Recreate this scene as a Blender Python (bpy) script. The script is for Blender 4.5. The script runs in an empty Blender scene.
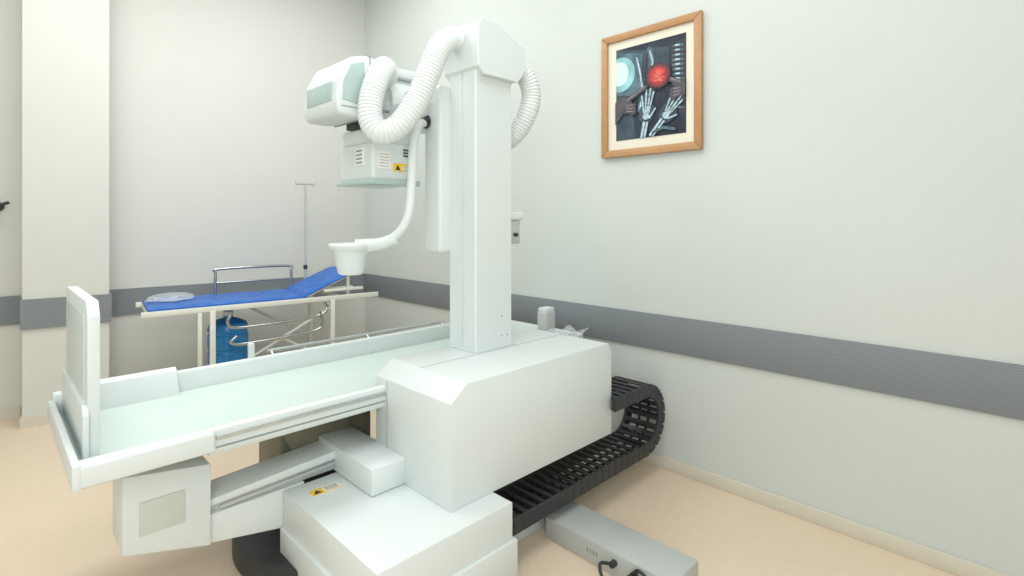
import bpy, bmesh, math, random
from mathutils import Vector, Matrix
random.seed(3)
S=bpy.context.scene
S.view_settings.view_transform='Standard'
S.view_settings.look='None'
COL=S.collection

# ---------------------------------------------------------------- materials
def srgb(c):
    return tuple(((v/255)/12.92 if v/255<=0.04045 else ((v/255+0.055)/1.055)**2.4) for v in c)+(1,)
def mat(name,c,rough=.5,metal=0,var=.04,scale=6,bump=0,bscale=200,spec=.5,bdist=.002,**kw):
    m=bpy.data.materials.new(name); m.use_nodes=True
    nt=m.node_tree; b=nt.nodes['Principled BSDF']
    b.inputs['Roughness'].default_value=rough; b.inputs['Metallic'].default_value=metal
    b.inputs['Specular IOR Level'].default_value=spec
    tc=nt.nodes.new('ShaderNodeTexCoord')
    n=nt.nodes.new('ShaderNodeTexNoise'); n.inputs['Scale'].default_value=scale; n.inputs['Detail'].default_value=4
    nt.links.new(tc.outputs['Object'],n.inputs['Vector'])
    r=nt.nodes.new('ShaderNodeValToRGB')
    col=srgb(c)
    r.color_ramp.elements[0].position=.3; r.color_ramp.elements[1].position=.7
    r.color_ramp.elements[0].color=tuple(v*(1-var) for v in col[:3])+(1,)
    r.color_ramp.elements[1].color=tuple(min(1,v*(1+var)) for v in col[:3])+(1,)
    nt.links.new(n.outputs['Fac'],r.inputs['Fac']); nt.links.new(r.outputs['Color'],b.inputs['Base Color'])
    if bump:
        n2=nt.nodes.new('ShaderNodeTexNoise'); n2.inputs['Scale'].default_value=bscale
        nt.links.new(tc.outputs['Object'],n2.inputs['Vector'])
        bp=nt.nodes.new('ShaderNodeBump'); bp.inputs['Strength'].default_value=bump; bp.inputs['Distance'].default_value=bdist
        nt.links.new(n2.outputs['Fac'],bp.inputs['Height']); nt.links.new(bp.outputs['Normal'],b.inputs['Normal'])
    for k,v in kw.items(): b.inputs[k.replace('_',' ')].default_value=v
    return m
M={}
M['wall']=mat('wall_paint',(206,211,206),.75,var=.015,scale=1.2,bump=.15,bscale=90)
M['wallb']=mat('wall_paint_back',(211,211,204),.8,var=.015,scale=1.2,bump=.15,bscale=90)
M['ceil']=mat('ceiling_paint',(236,238,238),.9,var=.01)
M['floor']=mat('vinyl_floor',(226,206,181),.4,var=.025,scale=40,bump=.05)
M['base']=mat('baseboard_vinyl',(212,206,190),.5,var=.02)
M['white']=mat('machine_enamel',(220,226,224),.35,var=.01,scale=3)
M['white2']=mat('machine_enamel_cool',(209,217,214),.35,var=.01,scale=3)
M['mint']=mat('table_top_pale_mint',(206,219,212),.22,var=.02,scale=3)
M['mintd']=mat('grey_teal_plastic',(178,197,195),.15,var=.03)
M['cream']=mat('cream_enamel',(224,224,215),.45,var=.02)
M['hose']=mat('hose_plastic',(227,231,229),.5,var=.01)
M['alu']=mat('brushed_aluminium',(196,202,202),.32,metal=.8,var=.05,scale=20)
M['chrome']=mat('chrome_steel',(190,192,192),.15,metal=1,var=.02)
M['dark']=mat('dark_metal',(54,56,57),.5,metal=.3,var=.1)
M['black']=mat('black_plastic',(46,48,50),.45,var=.12,scale=30)
M['olive']=mat('olive_metal',(128,124,106),.5,metal=.2,var=.08)
M['grey']=mat('grey_steel_box',(188,191,188),.42,metal=.1,var=.03)
M['greyp']=mat('grey_pad',(204,207,199),.7,var=.02)
M['blue']=mat('blue_vinyl',(34,102,190),.38,var=.15,scale=14,bump=.9,bscale=13,bdist=.015)
M['cyl']=mat('blue_jug_plastic',(38,128,190),.2,var=.1,scale=8)
M['yellow']=mat('yellow_sticker',(240,200,60),.5,var=.02)
M['paper']=mat('sticker_paper',(238,238,232),.6,var=.02)
M['ink']=mat('dark_ink',(55,55,60),.6,var=.05)
M['skin']=mat('print_skin',(80,76,84),.6,var=.35,scale=20)
M['skinl']=mat('print_skin_light',(136,122,122),.6,var=.3,scale=30)
M['bone']=mat('print_bone',(170,194,204),.6,var=.35,scale=50)
M['film']=mat('print_film',(80,106,118),.6,var=.45,scale=12)
M['teal']=mat('print_teal',(140,192,198),.6,var=.3,scale=9)
M['glow']=mat('print_glow',(206,232,232),.6,var=.1,scale=9)
M['navy']=mat('print_navy',(34,44,58),.6,var=.45,scale=9)
M['slate']=mat('print_slate',(58,72,84),.6,var=.4,scale=14)
M['matb']=mat('mat_board_cream',(228,222,206),.8,var=.01)
M['seam']=mat('panel_seam',(140,148,145),.6,var=.02)

def wood():
    m=mat('light_brown_wood',(190,144,92),.45,var=.05)
    nt=m.node_tree; b=nt.nodes['Principled BSDF']
    tc=nt.nodes['Texture Coordinate']
    w=nt.nodes.new('ShaderNodeTexNoise'); w.inputs['Scale'].default_value=22
    r=nt.nodes.new('ShaderNodeValToRGB'); r.color_ramp.elements[0].color=srgb((172,126,82)); r.color_ramp.elements[1].color=srgb((192,148,104))
    nt.links.new(tc.outputs['Object'],w.inputs['Vector']); nt.links.new(w.outputs['Fac'],r.inputs['Fac']); nt.links.new(r.outputs['Color'],b.inputs['Base Color'])
    return m
M['wood']=wood()
def ribbed():
    m=mat('ribbed_grey_rail',(122,127,130),.6,var=.03)
    nt=m.node_tree; b=nt.nodes['Principled BSDF']; tc=nt.nodes['Texture Coordinate']
    w=nt.nodes.new('ShaderNodeTexWave'); w.bands_direction='Z'; w.inputs['Scale'].default_value=26; w.inputs['Distortion'].default_value=.0
    nt.links.new(tc.outputs['Object'],w.inputs['Vector'])
    r=nt.nodes.new('ShaderNodeValToRGB'); r.color_ramp.elements[0].color=srgb((120,126,130)); r.color_ramp.elements[1].color=srgb((131,137,140))
    nt.links.new(w.outputs['Fac'],r.inputs['Fac']); nt.links.new(r.outputs['Color'],b.inputs['Base Color'])
    return m
M['rail']=ribbed()
def clear():
    m=mat('clear_plastic',(225,230,232),.12,var=.0)
    b=m.node_tree.nodes['Principled BSDF']; b.inputs['Alpha'].default_value=.35
    return m
M['clear']=clear()
REDS=[(64,46,58),(88,48,58),(120,52,58),(160,56,56),(192,62,58),(210,74,66),(222,96,84),(232,130,118)]
for i,c in enumerate(REDS): M['red%d'%i]=mat('print_red_tone',c,.6,var=.35,scale=40)

# ---------------------------------------------------------------- mesh builder
OFF={}
class B:
    def __init__(s): s.bm=bmesh.new(); s.mats=[]
    def mi(s,m):
        if m not in s.mats: s.mats.append(m)
        return s.mats.index(m)
    def merge(s,t,m):
        i=s.mi(m)
        for f in t.faces: f.material_index=i
        me=bpy.data.meshes.new('t'); t.to_mesh(me); t.free()
        s.bm.from_mesh(me); bpy.data.meshes.remove(me)
    def prism(s,pts,ax,a0,a1,m='white',bev=0,seg=2):
        t=bmesh.new()
        def P(p,a):
            if ax=='y': return (p[0],a,p[1])
            if ax=='x': return (a,p[0],p[1])
            return (p[0],p[1],a)
        v0=[t.verts.new(P(p,a0)) for p in pts]; v1=[t.verts.new(P(p,a1)) for p in pts]
        t.faces.new(v0); t.faces.new(v1[::-1])
        n=len(pts)
        for i in range(n): t.faces.new((v0[i],v1[i],v1[(i+1)%n],v0[(i+1)%n]))
        bmesh.ops.recalc_face_normals(t,faces=t.faces)
        if bev: bmesh.ops.bevel(t,geom=list(t.edges),offset=bev,segments=seg,affect='EDGES',profile=.5)
        s.merge(t,m); return s
    def box(s,x0,x1,y0,y1,z0,z1,m='white',bev=0,seg=2):
        return s.prism([(x0,y0),(x1,y0),(x1,y1),(x0,y1)],'z',z0,z1,m,bev,seg)
    def cyl(s,p0,p1,r0,r1=None,m='white',n=24,bev=0):
        if r1 is None: r1=r0
        p0=Vector(p0);p1=Vector(p1); d=p1-p0
        t=bmesh.new()
        bmesh.ops.create_cone(t,cap_ends=True,segments=n,radius1=r0,radius2=r1,depth=d.length)
        if bev:
            es=[e for e in t.edges if len(e.link_faces)==2 and any(len(f.verts)>4 for f in e.link_faces)]
            bmesh.ops.bevel(t,geom=es,offset=bev,segments=3,affect='EDGES',profile=.5)
        q=Vector((0,0,1)).rotation_difference(d.normalized()).to_matrix().to_4x4()
        bmesh.ops.transform(t,matrix=Matrix.Translation((p0+p1)/2)@q,verts=t.verts)
        s.merge(t,m); return s
    def lathe(s,c,prof,m='white',n=32,axis=(0,0,1)):
        t=bmesh.new(); rings=[]
        for r,z in prof:
            rings.append([t.verts.new((r*math.cos(2*math.pi*i/n),r*math.sin(2*math.pi*i/n),z)) for i in range(n)])
        for a,b in zip(rings,rings[1:]):
            for i in range(n): t.faces.new((a[i],a[(i+1)%n],b[(i+1)%n],b[i]))
        t.faces.new(rings[0][::-1]); t.faces.new(rings[-1])
        bmesh.ops.recalc_face_normals(t,faces=t.faces)
        q=Vector((0,0,1)).rotation_difference(Vector(axis).normalized()).to_matrix().to_4x4()
        bmesh.ops.transform(t,matrix=Matrix.Translation(c)@q,verts=t.verts)
        s.merge(t,m); return s
    def tube(s,pts,r,m='white',n=14,sub=10,spline=True,corr=0,cd=.92,r1=None):
        P=[Vector(p) for p in pts]
        if spline and len(P)>2:
            Q=[]
            L=[P[0]*2-P[1]]+P+[P[-1]*2-P[-2]]
            for i in range(1,len(L)-2):
                a,b,c,d=L[i-1],L[i],L[i+1],L[i+2]
                for k in range(sub):
                    t_=k/sub
                    Q.append(.5*((2*b)+(c-a)*t_+(2*a-5*b+4*c-d)*t_*t_+(3*b-a-3*c+d)*t_**3))
            Q.append(P[-1]); P=Q
        rad=[r]*len(P)
        if r1 is not None: rad=[r+(r1-r)*i/(len(P)-1) for i in range(len(P))]
        if corr:
            cum=[0]
            for a,b in zip(P,P[1:]): cum.append(cum[-1]+(b-a).length)
            tot=cum[-1]; nr=int(tot/corr); N=nr*6; Q=[];rad=[]
            j=0
            for k in range(N+1):
                L_=tot*k/N
                while j<len(cum)-2 and cum[j+1]<L_: j+=1
                f=(L_-cum[j])/max(1e-9,cum[j+1]-cum[j]); Q.append(P[j].lerp(P[j+1],f))
                rad.append(r*(1 if (k%6) in (2,3,4) else (.975 if k%6 in (1,5) else cd)))
            P=Q
        t=bmesh.new(); rings=[]
        up=None
        for i,p in enumerate(P):
            tg=(P[min(i+1,len(P)-1)]-P[max(i-1,0)]).normalized()
            if up is None:
                up=tg.orthogonal().normalized()
            up=(up-tg*up.dot(tg)).normalized(); sd=tg.cross(up)
            rings.append([t.verts.new(p+rad[i]*(up*math.cos(2*math.pi*k/n)+sd*math.sin(2*math.pi*k/n))) for k in range(n)])
        for a,b in zip(rings,rings[1:]):
            for k in range(n): t.faces.new((a[k],a[(k+1)%n],b[(k+1)%n],b[k]))
        t.faces.new(rings[0][::-1]); t.faces.new(rings[-1])
        bmesh.ops.recalc_face_normals(t,faces=t.faces)
        s.merge(t,m); return s
    def quad(s,pts,m):
        t=bmesh.new(); t.faces.new([t.verts.new(p) for p in pts]); s.merge(t,m); return s
    def done(s,name,parent=None,label=None,sharp=35,**kw):
        bm=s.bm
        lo=Vector((min(v.co.x for v in bm.verts),min(v.co.y for v in bm.verts),min(v.co.z for v in bm.verts)))
        hi=Vector((max(v.co.x for v in bm.verts),max(v.co.y for v in bm.verts),max(v.co.z for v in bm.verts)))
        c=(lo+hi)/2
        if parent is None: c.z=lo.z
        bmesh.ops.translate(bm,vec=-c,verts=bm.verts)
        me=bpy.data.meshes.new(name); bm.to_mesh(me); bm.free()
        for m in s.mats: me.materials.append(M[m])
        me.shade_smooth(); me.set_sharp_from_angle(angle=math.radians(sharp))
        o=bpy.data.objects.new(name,me); COL.objects.link(o)
        OFF[o.name]=c
        if parent: o.parent=parent; o.location=c-OFF[parent.name]
        else: o.location=c
        if label: o['label']=label
        for k,v in kw.items(): o[k]=v
        return o
def thing(name,loc,label,cat,rotz=0,local=False,**kw):
    o=bpy.data.objects.new(name,None); COL.objects.link(o); o.location=loc; o.rotation_euler=(0,0,rotz)
    o.empty_display_size=.1
    OFF[o.name]=Vector((0,0,0)) if local else Vector(loc)
    o['label']=label;o['category']=cat
    for k,v in kw.items(): o[k]=v
    return o
ST=dict(kind='structure')

# ---------------------------------------------------------------- room
WX=2.92; H=4.1
def wy(x,off=0): return 5.17-.1244*(x-2.92)-off*1.008
B().box(-1.6,3.07,-1.6,6.0,-.12,0,'floor').done('floor',**ST)
B().box(-1.6,3.07,-1.6,6.0,H,H+.1,'ceil').done('ceiling',**ST)
B().box(WX,WX+.15,-1.6,6.0,0,H,'wall').done('wall_right',**ST)
B().prism([(-1.6,wy(-1.6)),(WX,wy(WX)),(WX,wy(WX)+.15),(-1.6,wy(-1.6)+.15)],'z',0,H,'wallb').done('wall_back',**ST)
B().box(-1.75,-1.6,-1.6,6.0,0,H,'wall').done('wall_left',**ST)
B().box(-1.75,3.07,-1.75,-1.6,0,H,'wall').done('wall_front',**ST)
px0,px1=.205,.70
def pil(off):
    e=off
    a=(px0-e,wy(px0,.31+off)); b=(px1+e,wy(px1,.31+off))
    return [a,b,(px1+e+.036,wy(px1,.0)),(px0-e+.036,wy(px0,.0))]
B().prism(pil(0),'z',0,H,'wallb').done('wall_pillar',**ST)
Z0,Z1=.708,.925
B().box(WX-.014,WX,-1.6,wy(WX)-.014,Z0,Z1,'rail',.003).done('trim_1',**ST)
def wstrip(x0,x1,z0,z1,th,m,name):
    B().prism([(x0,wy(x0,th)),(x1,wy(x1,th)),(x1,wy(x1)),(x0,wy(x0))],'z',z0,z1,m).done(name,**ST)
wstrip(.75,WX-.014,Z0,Z1,.014,'rail','trim_2')
wstrip(-1.6,px0,Z0,Z1,.014,'rail','trim_3')
B().prism(pil(.014),'z',Z0,Z1,'rail').done('trim_4',**ST)
B().box(WX-.015,WX,-1.6,wy(WX)-.015,0,.075,'base',.003).done('baseboard_right',**ST)
wstrip(.75,WX-.015,0,.075,.015,'base','baseboard_back')
wstrip(-1.6,px0,0,.075,.015,'base','baseboard_back_side')
B().prism(pil(.015),'z',0,.075,'base').done('baseboard_pillar',**ST)

w=B(); w.cyl((.085,wy(.085,.0),1.60),(.085,wy(.085,.10),1.60),.012,m='black').tube([(.0,5.35,1.57),(.07,5.38,1.60),(.14,5.40,1.63)],.012,'black')
w.cyl((.085,wy(.085,0),1.60),(.085,wy(.085,.015),1.60),.035,m='black')
o=w.done('wall_hook',label='small black metal hook fixed to the cream wall',category='hook')

# ---------------------------------------------------------------- picture
pf=thing('framed_picture',(WX,1.71,1.905),'light brown wooden framed x-ray photo collage hung on wall','picture')
y0,y1,z0,z1=1.367,2.056,1.905,2.695; fw=.047
f=B()
xb=WX-.004
def bar(pts):
    f.prism(pts,'x',xb-.03,xb,'wood',.006)
bar([(y0,z0),(y1,z0),(y1-fw,z0+fw),(y0+fw,z0+fw)]); bar([(y0,z1),(y1,z1),(y1-fw,z1-fw),(y0+fw,z1-fw)])
bar([(y0,z0),(y0+fw,z0+fw),(y0+fw,z1-fw),(y0,z1)]); bar([(y1,z0),(y1-fw,z0+fw),(y1-fw,z1-fw),(y1,z1)])
f.done('frame',pf)
B().box(xb-.012,xb,y0+fw-.004,y1-fw+.004,z0+fw-.004,z1-fw+.004,'matb').done('mat_board',pf)
PY1,PY0,PZ0,PZ1=1.948,1.467,2.010,2.595
pr=B(); pr.box(xb-.014,xb-.012,PY0,PY1,PZ0,PZ1,'navy')
lay=[xb-.0142]
ROT=[0,0,0]
def ST2(s,t):
    if ROT[0]:
        ds,dt=s-ROT[1],(t-ROT[2])*1.21; c,sn=math.cos(ROT[0]),math.sin(ROT[0])
        s,t=ROT[1]+ds*c-dt*sn, ROT[2]+(ds*sn+dt*c)/1.21
    s=min(1,max(0,s)); t=min(1,max(0,t))
    return (PY1-(PY1-PY0)*s, PZ0+(PZ1-PZ0)*t)
def poly(pts,m):
    lay[0]-=.00006
    pr.quad([(lay[0],)+ST2(*p) for p in pts],m)
def ell(s,t,rs,rt,m,n=28): poly([(s+rs*math.cos(2*math.pi*i/n),t+rt*math.sin(2*math.pi*i/n)) for i in range(n)],m)
def stroke(pts,w,m):
    for (a,b),(c,d) in zip(pts,pts[1:]):
        L=math.hypot(c-a,d-b); nx,ny=-(d-b)/L*w/2,(c-a)/L*w/2
        poly([(a+nx,b+ny),(c+nx,d+ny),(c-nx,d-ny),(a-nx,b-ny)],m)
    for a,b in pts: ell(a,b,w/2,w/2*.82,m,12)
poly([(0,.45),(.42,.42),(.46,.92),(0,1)],'slate'); poly([(.0,.5),(.34,.46),(.41,.90),(.0,.97)],'film'); ell(.08,.72,.26,.22,'film'); ell(.07,.72,.22,.19,'teal'); ell(.05,.73,.14,.13,'glow')
poly([(.46,.48),(.76,.46),(.78,.90),(.48,.94)],'slate')
poly([(.0,0),(.3,0),(.26,.28),(0,.34)],'slate')
poly([(.80,.22),(1,.2),(1,.95),(.80,.92)],'ink')
for i in range(14):
    t=.26+i*.048
    poly([(.82,t),(.97,t-.01),(.97,t+.012),(.82,t+.022)],'film')
    poly([(.86,t+.004),(.92,t),(.92,t+.016),(.86,t+.022)],'bone')
stroke([(.50,.92),(.54,.80),(.52,.68),(.56,.58)],.07,'film'); stroke([(.51,.90),(.55,.79),(.53,.68),(.57,.60)],.022,'bone')
stroke([(.30,.88),(.36,.70),(.40,.46),(.36,.30)],.06,'film'); stroke([(.32,.86),(.37,.70),(.41,.47),(.37,.32)],.026,'bone')
def xhand(s,t,k,rot=0,m='bone',w=.016):
    ROT[:]=[rot,s,t]
    ell(s,t+.03*k,.11,.12,'slate')
    for dx,L in ((-.08,.14),(-.03,.19),(.02,.20),(.06,.17)):
        stroke([(s+dx*.4,t+.02*k),(s+dx*1.2,t+(.04+L)*k)],w*2.4,'slate')
    for dx,L in ((-.08,.14),(-.03,.19),(.02,.20),(.06,.17)):
        for j in range(3):
            a=.03+L*j/3; b=a+L/3*.75
            f0=.5+j*.25; f1=.5+(j+.75)*.25
            stroke([(s+dx*f0,t+a*k),(s+dx*f1,t+b*k)],w,m)
    stroke([(s+.05,t-.01*k),(s+.12,t+.06*k)],w,m)
    ell(s,t,.05,.035,m,10)
    stroke([(s-.02,t-.05*k),(s-.025,t-.22*k)],w*1.6,m); stroke([(s+.025,t-.05*k),(s+.02,t-.22*k)],w*1.4,m)
    ROT[:]=[0,0,0]
xhand(.46,.22,1.35,-.12,w=.023); xhand(.74,.20,1.15,-.7,w=.020)
stroke([(.56,.04),(.70,.08),(.86,.05)],.03,'film')
def hand(s,t,dr):
    poly([(s-dr*.30,t-.20),(s,t-.09),(s+dr*.02,t+.05),(s-dr*.30,t+.04)],'skin')
    ell(s,t,.14,.09,'skin')
    stroke([(s+dr*.04,t+.04),(s+dr*.17,t+.09),(s+dr*.34,t+.16)],.052,'skin'); stroke([(s+dr*.06,t+.05),(s+dr*.17,t+.098),(s+dr*.32,t+.163)],.014,'skinl')
    for k in range(3): stroke([(s+dr*.06,t-.01-k*.03),(s+dr*.18,t-.012-k*.036),(s+dr*.13,t-.03-k*.036)],.044,'skin'); stroke([(s+dr*.06,t-.004-k*.03),(s+dr*.15,t-.005-k*.036)],.010,'skinl')
hand(.12,.37,1); hand(1.0,.46,-1)
for i,(r) in enumerate((.175,.162,.145,.125,.10,.078,.055,.03)): ell(.64,.62,r,r*.78,'red%d'%i)
stroke([(.55,.64),(.61,.65),(.65,.61),(.73,.63)],.010,'red3'); stroke([(.59,.57),(.65,.575),(.70,.56)],.010,'red7')
pr.done('print',pf,label='dark blue x-ray collage with hands and a glowing red spot',sharp=20)

# ---------------------------------------------------------------- x-ray machine
xm=thing('x_ray_machine',(1.45,2.3,0),'large white x-ray table with tall tube column, boxy base','x-ray machine')
lc=B(); lc.box(.905,1.53,1.525,2.28,.10,.35,'white',.005)
lc.box(.89,1.545,1.51,2.279,.05,.20,'white',.005)
lc.box(1.0,1.5,1.6,2.25,.0,.06,'dark')
lc=lc.done('base_cabinet',xm)
lb=B()
def flat_tri(bld,c,s,z,m): bld.prism([(c[0]-s,c[1]-s*.8),(c[0]+s,c[1]-s*.8),(c[0],c[1]+s)],'z',z,z+.0006,m)
lb.prism([(.975,2.14),(.975,2.19),(1.10,2.19),(1.10,2.14)],'z',.3502,.352,'yellow')
flat_tri(lb,(1.0,2.162),.018,.3521,'ink')
lb.box(1.028,1.098,2.143,2.187,.352,.3526,'paper')
for i in range(4): lb.box(1.034,1.09,2.148+i*.009,2.151+i*.009,.3526,.353,'ink')
lb.done('warning_label',lc,label='small yellow and white warning sticker')
B().cyl((1.27,2.42,0),(1.27,2.42,.10),.50,m='black',n=64,bev=.01).done('floor_turntable',xm,label='round black base plate on the floor')
fp=B(); fp.box(1.55,1.95,1.72,2.25,0,.05,'white2',.008).box(1.6,1.9,1.74,2.2,.05,.09,'white2',.006)
fp.done('foot_plate',xm)
pd=B(); pd.box(.98,1.45,2.50,2.78,.1,.60,'olive',.01); pd.box(.85,1.6,2.46,2.8,.57,.640,'dark',.01)
pd.prism([(.92,.62),(1.02,.42),(1.3,.42),(1.3,.62)],'y',2.45,2.46,'olive',.002)
pd.done('table_pedestal',xm,label='dark olive metal pedestal under the table')
# cantilever arm
ar=B()
ar.prism([(.62,.245),(.90,.19),(1.0,.19),(1.0,.355),(.62,.355)],'y',2.285,2.44,'white',.005)
ar.prism([(.345,.325),(.625,.245),(.625,.56),(.345,.60)],'y',2.265,2.46,'white',.006)
ar.prism([(.60,.385),(.60,.412),(1.29,.455),(1.29,.415)],'y',2.283,2.45,'white',.004)
ar.prism([(.60,.35),(.60,.39),(1.29,.42),(1.29,.35)],'y',2.31,2.43,'white2',.003)
ar.box(1.14,1.315,1.96,2.47,.352,.465,'white',.006)
ar=ar.done('support_arm',xm)
g=B(); g.box(.395,.535,2.259,2.266,.375,.495,'greyp',.002); g.done('beige_pad',ar,label='square faint beige pad')
g=B(); g.prism([(.66,.366),(.66,.380),(1.14,.400),(1.14,.386)],'y',2.278,2.286,'grey',.001)
g.done('guide_rail',ar,label='thin grey metal guide rail')
# table
tb=B()
tx0,tx1,ty0,ty1=.19,2.78,2.12,2.95
tb.box(tx0+.03,tx1,ty0+.03,ty1-.02,.645,.668,'white2',.004)
tb.prism([(ty0,.662),(ty0,.737),(ty0+.006,.742),(ty0+.030,.742),(ty0+.036,.735),(ty0+.038,.645),(ty0+.010,.645)],'x',.58,tx1-.01,'white',.002)
tb.prism([(ty1,.645),(ty1,.768),(ty1-.006,.775),(ty1-.022,.775),(ty1-.028,.765),(ty1-.032,.645)],'x',tx0+.02,tx1-.01,'white',.002)
tb.prism([(ty0-.020,.668),(ty0-.020,.730),(ty0-.012,.740),(ty0+.028,.742),(ty0+.036,.735),(ty0+.040,.660)],'x',tx0+.012,.59,'white',.003)
tb.box(tx0+.004,tx0+.026,ty0-.022,ty1-.002,.664,.742,'white',.004)
tb.box(tx1-.05,tx1,ty0-.002,ty1-.002,.660,.760,'white',.006)
tb=tb.done('table_frame',xm)
B().box(tx0+.022,tx1-.05,ty0+.034,ty1-.030,.668,.680,'mint').done('table_top',tb,label='smooth pale mint table surface')
g=B(); g.box(.60,1.9,ty0-.010,ty0+.002,.702,.720,'alu',.002).box(.60,1.9,ty0-.004,ty0+.002,.672,.677,'seam')
g.done('accessory_rail',tb,label='brushed aluminium side rail')
g=B(); g.prism([(2.86,.678),(2.905,.785),(2.93,.80),(2.94,.795),(2.93,.678)],'x',.295,.655,'white',.003); g.done('end_lip',tb)
# footboard
fb=B(); fb.prism([(2.29,.68),(2.29,1.17),(2.33,1.22),(2.90,1.22),(2.92,1.20),(2.92,.68)],'x',.252,.288,'white',.004,2)
fb.prism([(2.36,.76),(2.36,1.17),(2.87,1.17),(2.87,.76)],'x',.2495,.253,'white2',.001)
fb.prism([(2.275,.665),(2.275,.84),(2.30,.87),(2.92,.87),(2.92,.665)],'x',.238,.256,'white',.003,2)
fb.done('footboard',xm)
g=B(); g.tube([(1.10,2.985,.785),(2.30,2.985,.785)],.010,'alu'); 
for x in (1.12,1.7,2.28): g.cyl((x,2.94,.75),(x,2.985,.785),.008,m='alu')
g.done('far_side_rail',tb,label='thin aluminium handrail')
g=B(); g.box(.99,1.02,2.94,2.965,.70,.85,'white2',.006,3).box(1.0,1.015,2.955,2.985,.74,.78,'grey',.003); g.done('rail_clamp',tb)
g=B(); g.box(2.58,2.68,2.27,2.35,.755,.90,'grey',.012,3).box(2.585,2.675,2.275,2.345,.895,.925,'white2',.008); g.done('control_knob_box',tb,label='small grey control box')

# big carriage housing
x0,x1=1.30,2.40; ya,yb=1.64,2.2
cb=B()
prof=[(x0,.35),(x1,.35),(x1,.80),(x1-.03,.84),(x0+.085,.84),(x0,.775)]
cb.prism(prof,'y',ya,yb,'white',.004,2)
cb=cb.done('carriage_housing',xm)
g=B(); g.box(x0+.085,x1-.03,yb-.24,yb-.236,.8395,.8405,'seam'); g.done('cover_seam',cb)
g=B(); g.box(x0-.0008,x0+.002,yb-.10,yb-.096,.37,.77,'seam'); g.done('cover_seam',cb)
# column
cx0,cx1,cy0,cy1=1.73,1.985,1.985,2.195
co=B()
co.box(cx0-.014,cx1+.014,cy0-.014,cy1+.012,.836,.852,'white2',.003)
co.prism([(cx0,cy0+.006),(cx0+.006,cy0),(cx1-.006,cy0),(cx1,cy0+.006),(cx1,cy1-.006),(cx1-.006,cy1),(cx0+.006,cy1),(cx0,cy1-.006),
 (cx0,cy0+.114),(cx0+.010,cy0+.112),(cx0+.010,cy0+.098),(cx0,cy0+.096)],'z',.85,2.34,'white')
co=co.done('column',xm,sharp=25)
for dx,dz_ in ((.18,.9),(.22,.9),(.18,1.0)):
    g=B(); g.cyl((cx0+dx,cy0-.002,dz_),(cx0+dx,cy0+.003,dz_),.004,m='seam',n=10); g.done('screw',co)
g=B(); g.prism([(cx0-.010,2.26),(cx0-.010,2.47),(cx0+.015,2.50),(cx0+.125,2.50),(cx1+.070,2.41),(cx1+.070,2.29),(cx1+.012,2.225),(cx0+.03,2.225)],'y',cy0-.032,cy1+.03,'white',.003,1)
g.done('column_cap',co,sharp=18)
g=B(); g.box(1.665,1.93,2.19,2.33,1.33,2.20,'white',.02,4); 
ca=g.done('tube_carriage',xm)
g=B(); g.box(1.62,1.80,2.30,2.60,2.03,2.20,'white',.02,3).cyl((1.62,2.53,2.14),(1.50,2.53,2.14),.09,m='white2',bev=.01); g.done('tube_arm',ca)
g=B(); g.box(1.985,2.115,2.02,2.09,1.50,1.545,'white',.010,3).box(2.01,2.095,2.03,2.08,1.37,1.50,'grey',.008).cyl((2.05,2.03,1.42),(2.05,2.01,1.42),.010,m='dark')
g.done('side_handle',ca,label='grey handle with white cap')
# tube head
th=B(); dz=-.035
def rp(y0,y1,z0,z1,c):
    return [(y0+c,z0),(y1-c,z0),(y1,z0+c),(y1,z1-c),(y1-c,z1),(y0+c*1.5,z1),(y0,z1-c*1.6),(y0,z0+c)]
th.prism(rp(2.37,2.72,2.05+dz,2.32+dz,.085),'x',1.50,1.93,'white',.016,4)
th.prism(rp(2.40,2.70,2.07+dz,2.30+dz,.06),'x',1.42,1.52,'greyp',.006,2)
th.cyl((1.34,2.54,2.19+dz),(1.96,2.54,2.19+dz),.120,m='dark',n=48,bev=.01)
th.box(1.40,1.80,2.43,2.66,2.300+dz,2.348+dz,'white',.010,3)
th=th.done('x_ray_tube_housing',xm,sharp=30)
g=B()
g.prism([(1.185,2.09+dz),(1.195,2.21+dz),(1.250,2.32+dz),(1.33,2.348+dz),(1.395,2.348+dz),(1.395,2.05+dz),(1.30,2.035+dz),(1.200,2.040+dz)],'y',2.36,2.73,'white',.020,5)
g=g.done('end_panel',th,sharp=30)
h=B(); h.prism([(1.215,2.115+dz),(1.222,2.205+dz),(1.264,2.292+dz),(1.330,2.312+dz),(1.335,2.13+dz),(1.30,2.10+dz)],'y',2.355,2.363,'mintd',.003)
h.done('side_window',g,label='glossy grey blue panel')
h=B(); h.prism([(2.41,2.110+dz),(2.68,2.110+dz),(2.68,2.20+dz),(2.41,2.20+dz)],'x',1.182,1.194,'mintd',.003)
h.done('display_panel',g,label='glossy grey blue panel')
h=B(); h.box(1.360,1.365,2.358,2.732,2.04+dz,2.349+dz,'seam'); h.done('panel_seam',g)
h=B(); h.box(1.210,1.360,2.357,2.361,2.080+dz,2.084+dz,'seam'); h.done('panel_seam',g)
g=B(); g.box(1.40,1.47,2.34,2.39,2.09+dz,2.13+dz,'alu',.004).box(1.42,1.44,2.345,2.38,2.12+dz,2.24+dz,'alu',.003).cyl((1.43,2.35,2.25+dz),(1.43,2.335,2.25+dz),.018,m='dark')
g.done('bracket',th,label='metal mounting bracket')
g=B(); g.cyl((1.60,2.385,2.20+dz),(1.60,2.350,2.20+dz),.018,m='greyp',bev=.003); g.done('connector',th,label='grey round connector')
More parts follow.
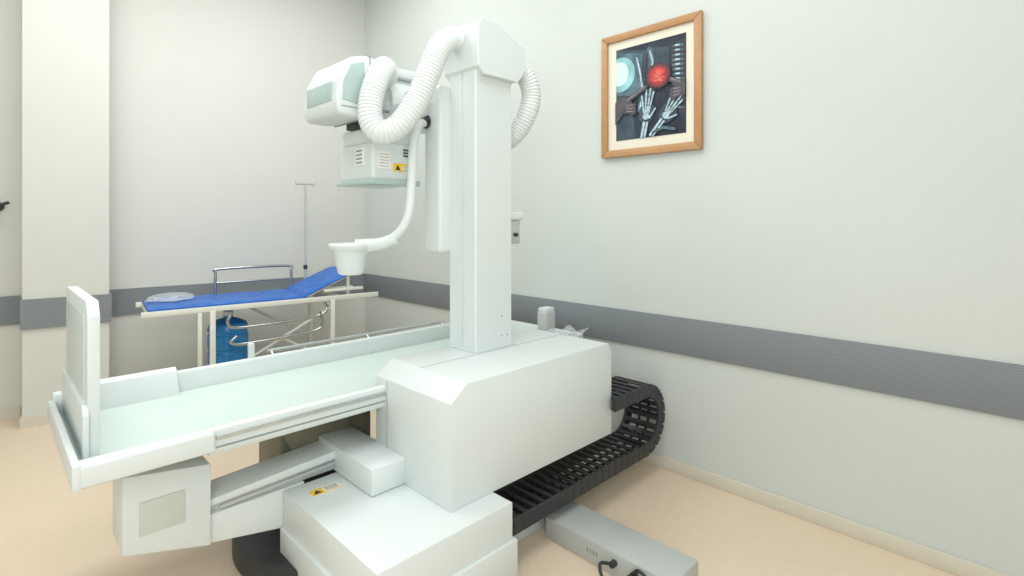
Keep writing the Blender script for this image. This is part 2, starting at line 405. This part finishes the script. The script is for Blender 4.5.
cl=B(); cl.box(1.375,1.64,2.36,2.70,1.70,1.895,'white',.018,4); cl.box(1.385,1.63,2.37,2.69,1.888,1.975,'white',.014,3); cl.box(1.42,1.60,2.41,2.64,1.96,2.06,'greyp',.01); cl.box(1.37,1.42,2.42,2.62,1.975,2.01,'dark',.005); cl.box(1.36,1.655,2.345,2.715,1.680,1.708,'mintd',.008)
cl=cl.done('collimator',xm)
for i in range(3):
    g=B(); g.box(1.555,1.60,2.354,2.361,1.83+i*.016,1.837+i*.016,'dark',.001); g.done('vent_slot',cl)
g=B(); g.box(1.369,1.376,2.44,2.52,1.78,1.87,'paper')
for k in range(4): g.box(1.3685,1.370,2.45,2.51,1.79+k*.02,1.798+k*.02,'seam')
g.done('rating_label',cl,label='white printed data sticker')
g=B(); g.box(1.405,1.475,2.354,2.361,1.76,1.85,'paper'); 
for k in range(5): g.box(1.412,1.468,2.3535,2.355,1.772+k*.015,1.775+k*.015,'seam')
g.done('data_label',cl,label='white printed data sticker')
g=B(); g.box(1.495,1.545,2.354,2.361,1.752,1.792,'yellow'); g.box(1.545,1.61,2.354,2.361,1.752,1.792,'yellow')
g.box(1.548,1.607,2.3533,2.355,1.755,1.780,'paper')
for k in range(3): g.box(1.552,1.60,2.353,2.354,1.759+k*.007,1.761+k*.007,'ink')
g.prism([(1.504,1.758),(1.536,1.758),(1.520,1.786)],'y',2.3533,2.355,'ink')
g.done('warning_label',cl,label='yellow and white warning sticker')
g=B(); g.tube([(1.665,2.30,2.02),(1.60,2.285,1.985),(1.562,2.275,1.88),(1.54,2.262,1.68),(1.515,2.255,1.52),(1.468,2.295,1.42),(1.395,2.395,1.375)],.023,'white',n=18)
g.cyl((1.68,2.30,2.03),(1.64,2.29,2.005),.028,m='dark')
g.cyl((1.455,2.315,1.370),(1.455,2.315,1.375),.02,m='grey')
cm=g.done('compression_arm',xm)
g=B(); g.lathe((1.329,2.49,0),[(.050,1.222),(.060,1.226),(.066,1.24),(.078,1.30),(.090,1.342),(.103,1.352),(.110,1.365),(.110,1.374),(.104,1.382),(.096,1.374),(.075,1.357),(.0,1.350)],'white',n=48)
g.tube([(1.475,2.29,1.405),(1.42,2.36,1.380),(1.37,2.44,1.368),(1.35,2.46,1.362)],.026,'white',n=20,r1=.042)
g.done('compression_cone',cm,label='white tapered bowl-shaped compression cone')
# hoses
hp=[(1.80,2.11,2.40),(1.73,2.11,2.415),(1.665,2.105,2.41),(1.60,2.105,2.35),(1.545,2.12,2.22),(1.485,2.145,2.07),(1.41,2.185,1.95),(1.345,2.235,1.92),(1.315,2.27,1.98),(1.325,2.285,2.08),(1.36,2.29,2.18),(1.41,2.31,2.25),(1.48,2.40,2.24)]
B().tube(hp,.059,'hose',n=32,corr=.017,cd=.92).done('corrugated_hose',xm,sharp=60,label='thick white ribbed cable hose')
hp=[(1.98,2.10,2.34),(2.06,2.07,2.35),(2.13,2.03,2.30),(2.165,2.015,2.21),(2.155,2.03,2.10),(2.12,2.10,1.98),(2.03,2.22,1.88),(1.92,2.28,1.82)]
B().tube(hp,.055,'hose',n=32,corr=.017,cd=.92).done('corrugated_hose',xm,sharp=60,label='thick white ribbed cable hose')

# cable chain
ch=B()
yc0,yc1=1.60,1.84; R=.168; cz=.347; cxx=2.698
nl=int(math.pi*R/.053); sp=math.pi*R/nl
path=[]
x=cxx
while x>1.56: path.append((x,cz-R,0)); x-=sp
for i in range(1,nl+1):
    a=-math.pi/2+math.pi*i/nl
    path.append((cxx+R*math.cos(a),cz+R*math.sin(a),a+math.pi/2))
x=cxx-sp
while x>2.38: path.append((x,cz+R,math.pi)); x-=sp
hh=.037
for i,(x,z,a) in enumerate(path):
    def addb(x0,x1,y0,y1,z0,z1,bv=.003,m='black'):
        tt=bmesh.new(); bmesh.ops.create_cube(tt,size=1)
        for v in tt.verts:
            v.co=Vector(((x0+x1)/2+v.co.x*(x1-x0),(y0+y1)/2+v.co.y*(y1-y0),(z0+z1)/2+v.co.z*(z1-z0)))
        bmesh.ops.bevel(tt,geom=list(tt.edges),offset=bv,segments=1,affect='EDGES')
        bmesh.ops.transform(tt,matrix=Matrix.Translation((x,0,z))@Matrix.Rotation(-a,4,'Y'),verts=tt.verts)
        ch.merge(tt,m)
    e=sp/2
    addb(-e*.98,e*.98,yc0,yc0+.016,-hh,hh,.004); addb(-e*.98,e*.98,yc1-.016,yc1,-hh,hh,.004)
    addb(-e*1.15,e*1.15,yc0+.009,yc0+.020,-hh*.85,hh*.85,.002); addb(-e*1.15,e*1.15,yc1-.020,yc1-.009,-hh*.85,hh*.85,.002)
    addb(-.0125,.0125,yc0+.004,yc1-.004,hh-.010,hh-.001,.002); addb(-.0125,.0125,yc0+.004,yc1-.004,-hh+.001,-hh+.010,.002)
for yy,rr in ((1.69,.009),(1.75,.008)):
    pts=[(1.56,yy,cz-R-.01)]+[(cxx,yy,cz-R-.01)]+[(cxx+R*math.cos(q),yy,cz+R*math.sin(q)) for q in [(-.5+i/16)*math.pi for i in range(1,16)]]+[(cxx,yy,cz+R),(2.40,yy,cz+R)]
    ch.tube(pts,rr,'dark',n=8,spline=False)
ch.done('cable_chain',xm,label='dark grey segmented plastic cable drag chain')

# floor power box
pb=thing('power_supply_box',(1.98,1.3,0),'low grey steel cable box lying on the floor','control box')
g=B(); g.box(1.88,2.085,1.0,1.655,0.0,.10,'grey',.004); bx=g.done('box_body',pb)
for i in range(4):
    g=B(); g.box(1.878,1.881,1.36+i*.016,1.366+i*.016,.045,.062,'seam'); g.done('vent_slot',bx)
for y in (1.27,1.17):
    g=B(); g.cyl((1.88,y,.06),(1.855,y,.06),.014,m='black',n=14); g.done('cable_socket',bx,label='black cable socket')
g=B(); g.tube([(1.865,1.27,.06),(1.82,1.30,.07),(1.80,1.27,.03),(1.81,1.19,.015),(1.82,1.12,.06),(1.84,1.10,.095),(1.85,1.14,.10),(1.862,1.17,.065)],.007,'black'); g.done('cable',pb,label='black looping cable')
g=B(); g.tube([(1.862,1.17,.055),(1.80,1.15,.09),(1.77,1.06,.06),(1.80,.97,.015),(1.84,.85,.012)],.006,'black')
g.done('cable',pb,label='black looping cable')

g=B(); t=bmesh.new(); bmesh.ops.create_grid(t,x_segments=14,y_segments=14,size=.5)
for v in t.verts: v.co=Vector((2.62+v.co.x*.26,2.14+v.co.y*.17,.785+.010*random.random()+.016*math.sin(v.co.x*9)*math.cos(v.co.y*7)))
g.merge(t,'clear'); g.done('plastic_sheet',label='crumpled clear plastic sheet resting on the table end',category='plastic sheet',sharp=80)

# ---------------------------------------------------------------- gurney
ang=math.atan(-.117)
gu=thing('gurney',(.75,4.54,0),'white tubular hospital stretcher with blue mattress beside the back wall','stretcher',rotz=ang,local=True)
W=.60
f=B()
for y in (0,W):
    f.box(.05,1.84,y-.014,y+.014,.80,.84,'cream',.004)
    f.box(.50,1.44,y-.012,y+.012,.22,.245,'cream',.003)
for x in (.10,.55,1.2,1.50): f.box(x-.015,x+.015,0,W,.80,.83,'cream',.003)
for y in (0,W):
    for x in (.50,1.42): f.box(x-.019,x+.019,y-.017,y+.017,.08,.81,'cream',.004)
f.tube([(.70,0,.37),(1.40,0,.74)],.011,'cream',n=8); f.tube([(.75,W,.80),(1.40,W,.40)],.011,'cream',n=8); f.tube([(1.40,0,.30),(1.0,0,.53)],.010,'cream',n=8)
f.box(.40,.430,-.014,.014,.35,.8,'cream',.003); f.box(.40,.52,-.012,.012,.35,.375,'cream')
for x in (.50,1.42): f.box(x-.012,x+.012,0,W,.22,.245,'cream')
f.box(.50,1.42,0,W,.236,.250,'cream')
fr=f.done('frame',gu)
g=B(); g.prism([(1.18,.84),(1.22,.84),(1.62,1.02),(1.62,1.035),(1.60,1.035)],'y',.02,W-.02,'cream',.003)
g.box(1.56,1.585,.03,.05,.84,1.01,'cream').box(1.56,1.585,W-.05,W-.03,.84,1.01,'cream')
g.box(1.35,1.70,.0,.03,.875,.90,'cream',.003)
g.done('backrest_support',gu)
def pad(bld,x0,x1,zf,th,nx=40,ny=18):
    t=bmesh.new(); rows=[[],[]]
    for side in (0,1):
        for i in range(nx+1):
            r=[]
            for j in range(ny+1):
                u,v=i/nx,j/ny; x=x0+(x1-x0)*u; z=zf(x)
                if side:
                    ed=min(u,1-u,.06)/.06*min(v,1-v,.08)/.08
                    z+=th*(.45+.55*ed**.5)+.006*ed*(math.sin(x*31+v*7)*math.cos(v*11+x*9)+.6*math.sin(x*57-v*19))
                r.append(t.verts.new((x,W*v,z)))
            rows[side].append(r)
    for side in (0,1):
        R_=rows[side]
        for i in range(nx):
            for j in range(ny):
                t.faces.new((R_[i][j],R_[i+1][j],R_[i+1][j+1],R_[i][j+1]))
    for i in range(nx):
        for j in (0,ny): t.faces.new((rows[0][i][j],rows[0][i+1][j],rows[1][i+1][j],rows[1][i][j]))
    for j in range(ny):
        for i in (0,nx): t.faces.new((rows[0][i][j],rows[0][i][j+1],rows[1][i][j+1],rows[1][i][j]))
    bmesh.ops.recalc_face_normals(t,faces=t.faces)
    bld.merge(t,'blue')
mt=B()
pad(mt,.09,1.20,lambda x:.842,.022); pad(mt,1.18,1.62,lambda x:.844+(x-1.18)*.43,.026,20,18)
mt.done('mattress',gu,label='glossy wrinkled blue mattress',sharp=50)
g=B(); y=W+.03; r=.012
g.tube([(.62,y,.82),(.62,y,1.03),(.66,y,1.07),(1.21,y,1.07),(1.25,y,1.03),(1.25,y,.82)],r,'chrome',sub=6)
g.tube([(.62,y,.95),(1.25,y,.95)],r*.7,'chrome'); g.done('side_rail',gu,label='chrome folding side rail')
g=B(); y=-.035
g.tube([(.62,y,.78),(.60,y,.70),(.70,y,.66),(1.25,y,.68),(1.36,y,.74),(1.34,y,.80)],.012,'chrome')
g.tube([(.66,y,.60),(.62,y,.55),(.75,y,.53),(1.24,y,.56),(1.32,y,.62),(1.30,y,.72)],.012,'chrome')
g.done('side_rail',gu,label='chrome folding side rail')
for x in (.50,1.42):
    for y in (0,W):
        g=B(); g.cyl((x,y-.012,.055),(x,y+.012,.055),.055,m='black',n=24,bev=.004); g.box(x-.012,x+.012,y-.02,y+.02,.055,.09,'alu'); g.done('caster',gu)
ix,iy=1.38,W+.02
g=B(); g.cyl((ix,iy,.70),(ix,iy,1.05),.013,m='grey').cyl((ix,iy,1.05),(ix,iy,1.84),.009,m='grey'); g.cyl((ix,iy,1.03),(ix,iy,1.07),.018,m='black')
iv=g.done('drip_pole',gu,label='slim steel drip pole')
g=B()
for s_ in (-1,1): g.tube([(ix,iy,1.84),(ix+s_*.05,iy,1.845),(ix+s_*.085,iy,1.84),(ix+s_*.09,iy,1.865)],.007,'alu')
g.done('hook',iv)
g=B(); t=bmesh.new(); bmesh.ops.create_icosphere(t,subdivisions=3,radius=1)
for v in t.verts:
    k=1+.25*(random.random()-.5)
    v.co=Vector((v.co.x*.16*k,v.co.y*.10*k,max(-.10,v.co.z)*.05*k))
ca_,sa_=math.cos(ang),math.sin(ang)
for v in t.verts:
    lx,ly=.26+v.co.x,.33+v.co.y
    v.co=Vector((.75+lx*ca_-ly*sa_,4.54+lx*sa_+ly*ca_,.879+v.co.z))
g.merge(t,'clear'); g.done('plastic_bag',label='crumpled clear plastic bag on the blue mattress',category='plastic bag',sharp=10)
gc=thing('water_jug',(1.44,4.76,.25),'squat blue plastic water jug on the shelf under the stretcher','jug')
zb=.2505; kk=1.04
g=B(); g.lathe((1.44,4.76,zb),[(r_*kk,z_) for r_,z_ in [(.12,0),(.142,.015),(.145,.05),(.138,.06),(.138,.075),(.145,.085),(.145,.17),(.138,.18),(.138,.195),(.145,.205),(.145,.31),(.138,.32),(.138,.335),(.145,.345),(.145,.37),(.13,.405),(.08,.432),(.034,.445),(.034,.47)]],'cyl'); g.done('jug_body',gc)
g=B(); g.lathe((1.44,4.76,zb),[(.039,.462),(.039,.495),(.032,.50)],'paper'); g.done('cap',gc,label='white screw cap')

# ---------------------------------------------------------------- light
def area(loc,sx,sy,pw,col=(1,1,1),rot=(0,0,0)):
    l=bpy.data.lights.new('ceiling_or_fill_light','AREA'); l.shape='RECTANGLE'; l.size=sx; l.size_y=sy; l.energy=pw; l.color=col
    o=bpy.data.objects.new('ceiling_or_fill_light',l); COL.objects.link(o); o.location=loc; o.rotation_euler=rot; return o
area((1.0,1.0,4.0),2.6,1.6,44,(.96,.99,1))
area((.8,3.6,4.0),2.8,1.4,76,(.98,.995,1))
area((-.9,-.6,2.2),2.6,2.6,80,(.95,.985,1),(math.radians(82),0,math.radians(-26)))  # added fill light from the camera side, not a ceiling fixture
wd=bpy.data.worlds.new('w'); S.world=wd; wd.use_nodes=True; wd.node_tree.nodes['Background'].inputs[0].default_value=(.9,.95,1,1); wd.node_tree.nodes['Background'].inputs[1].default_value=.5

cam=bpy.data.cameras.new('camera'); co_=bpy.data.objects.new('camera',cam); COL.objects.link(co_)
cam.sensor_width=36; cam.lens=36*530/1024; cam.shift_y=-(288-220)/1024; cam.clip_start=.05
co_.location=(0,0,1.5); co_.rotation_euler=(math.radians(90),0,math.radians(-45))
S.camera=co_
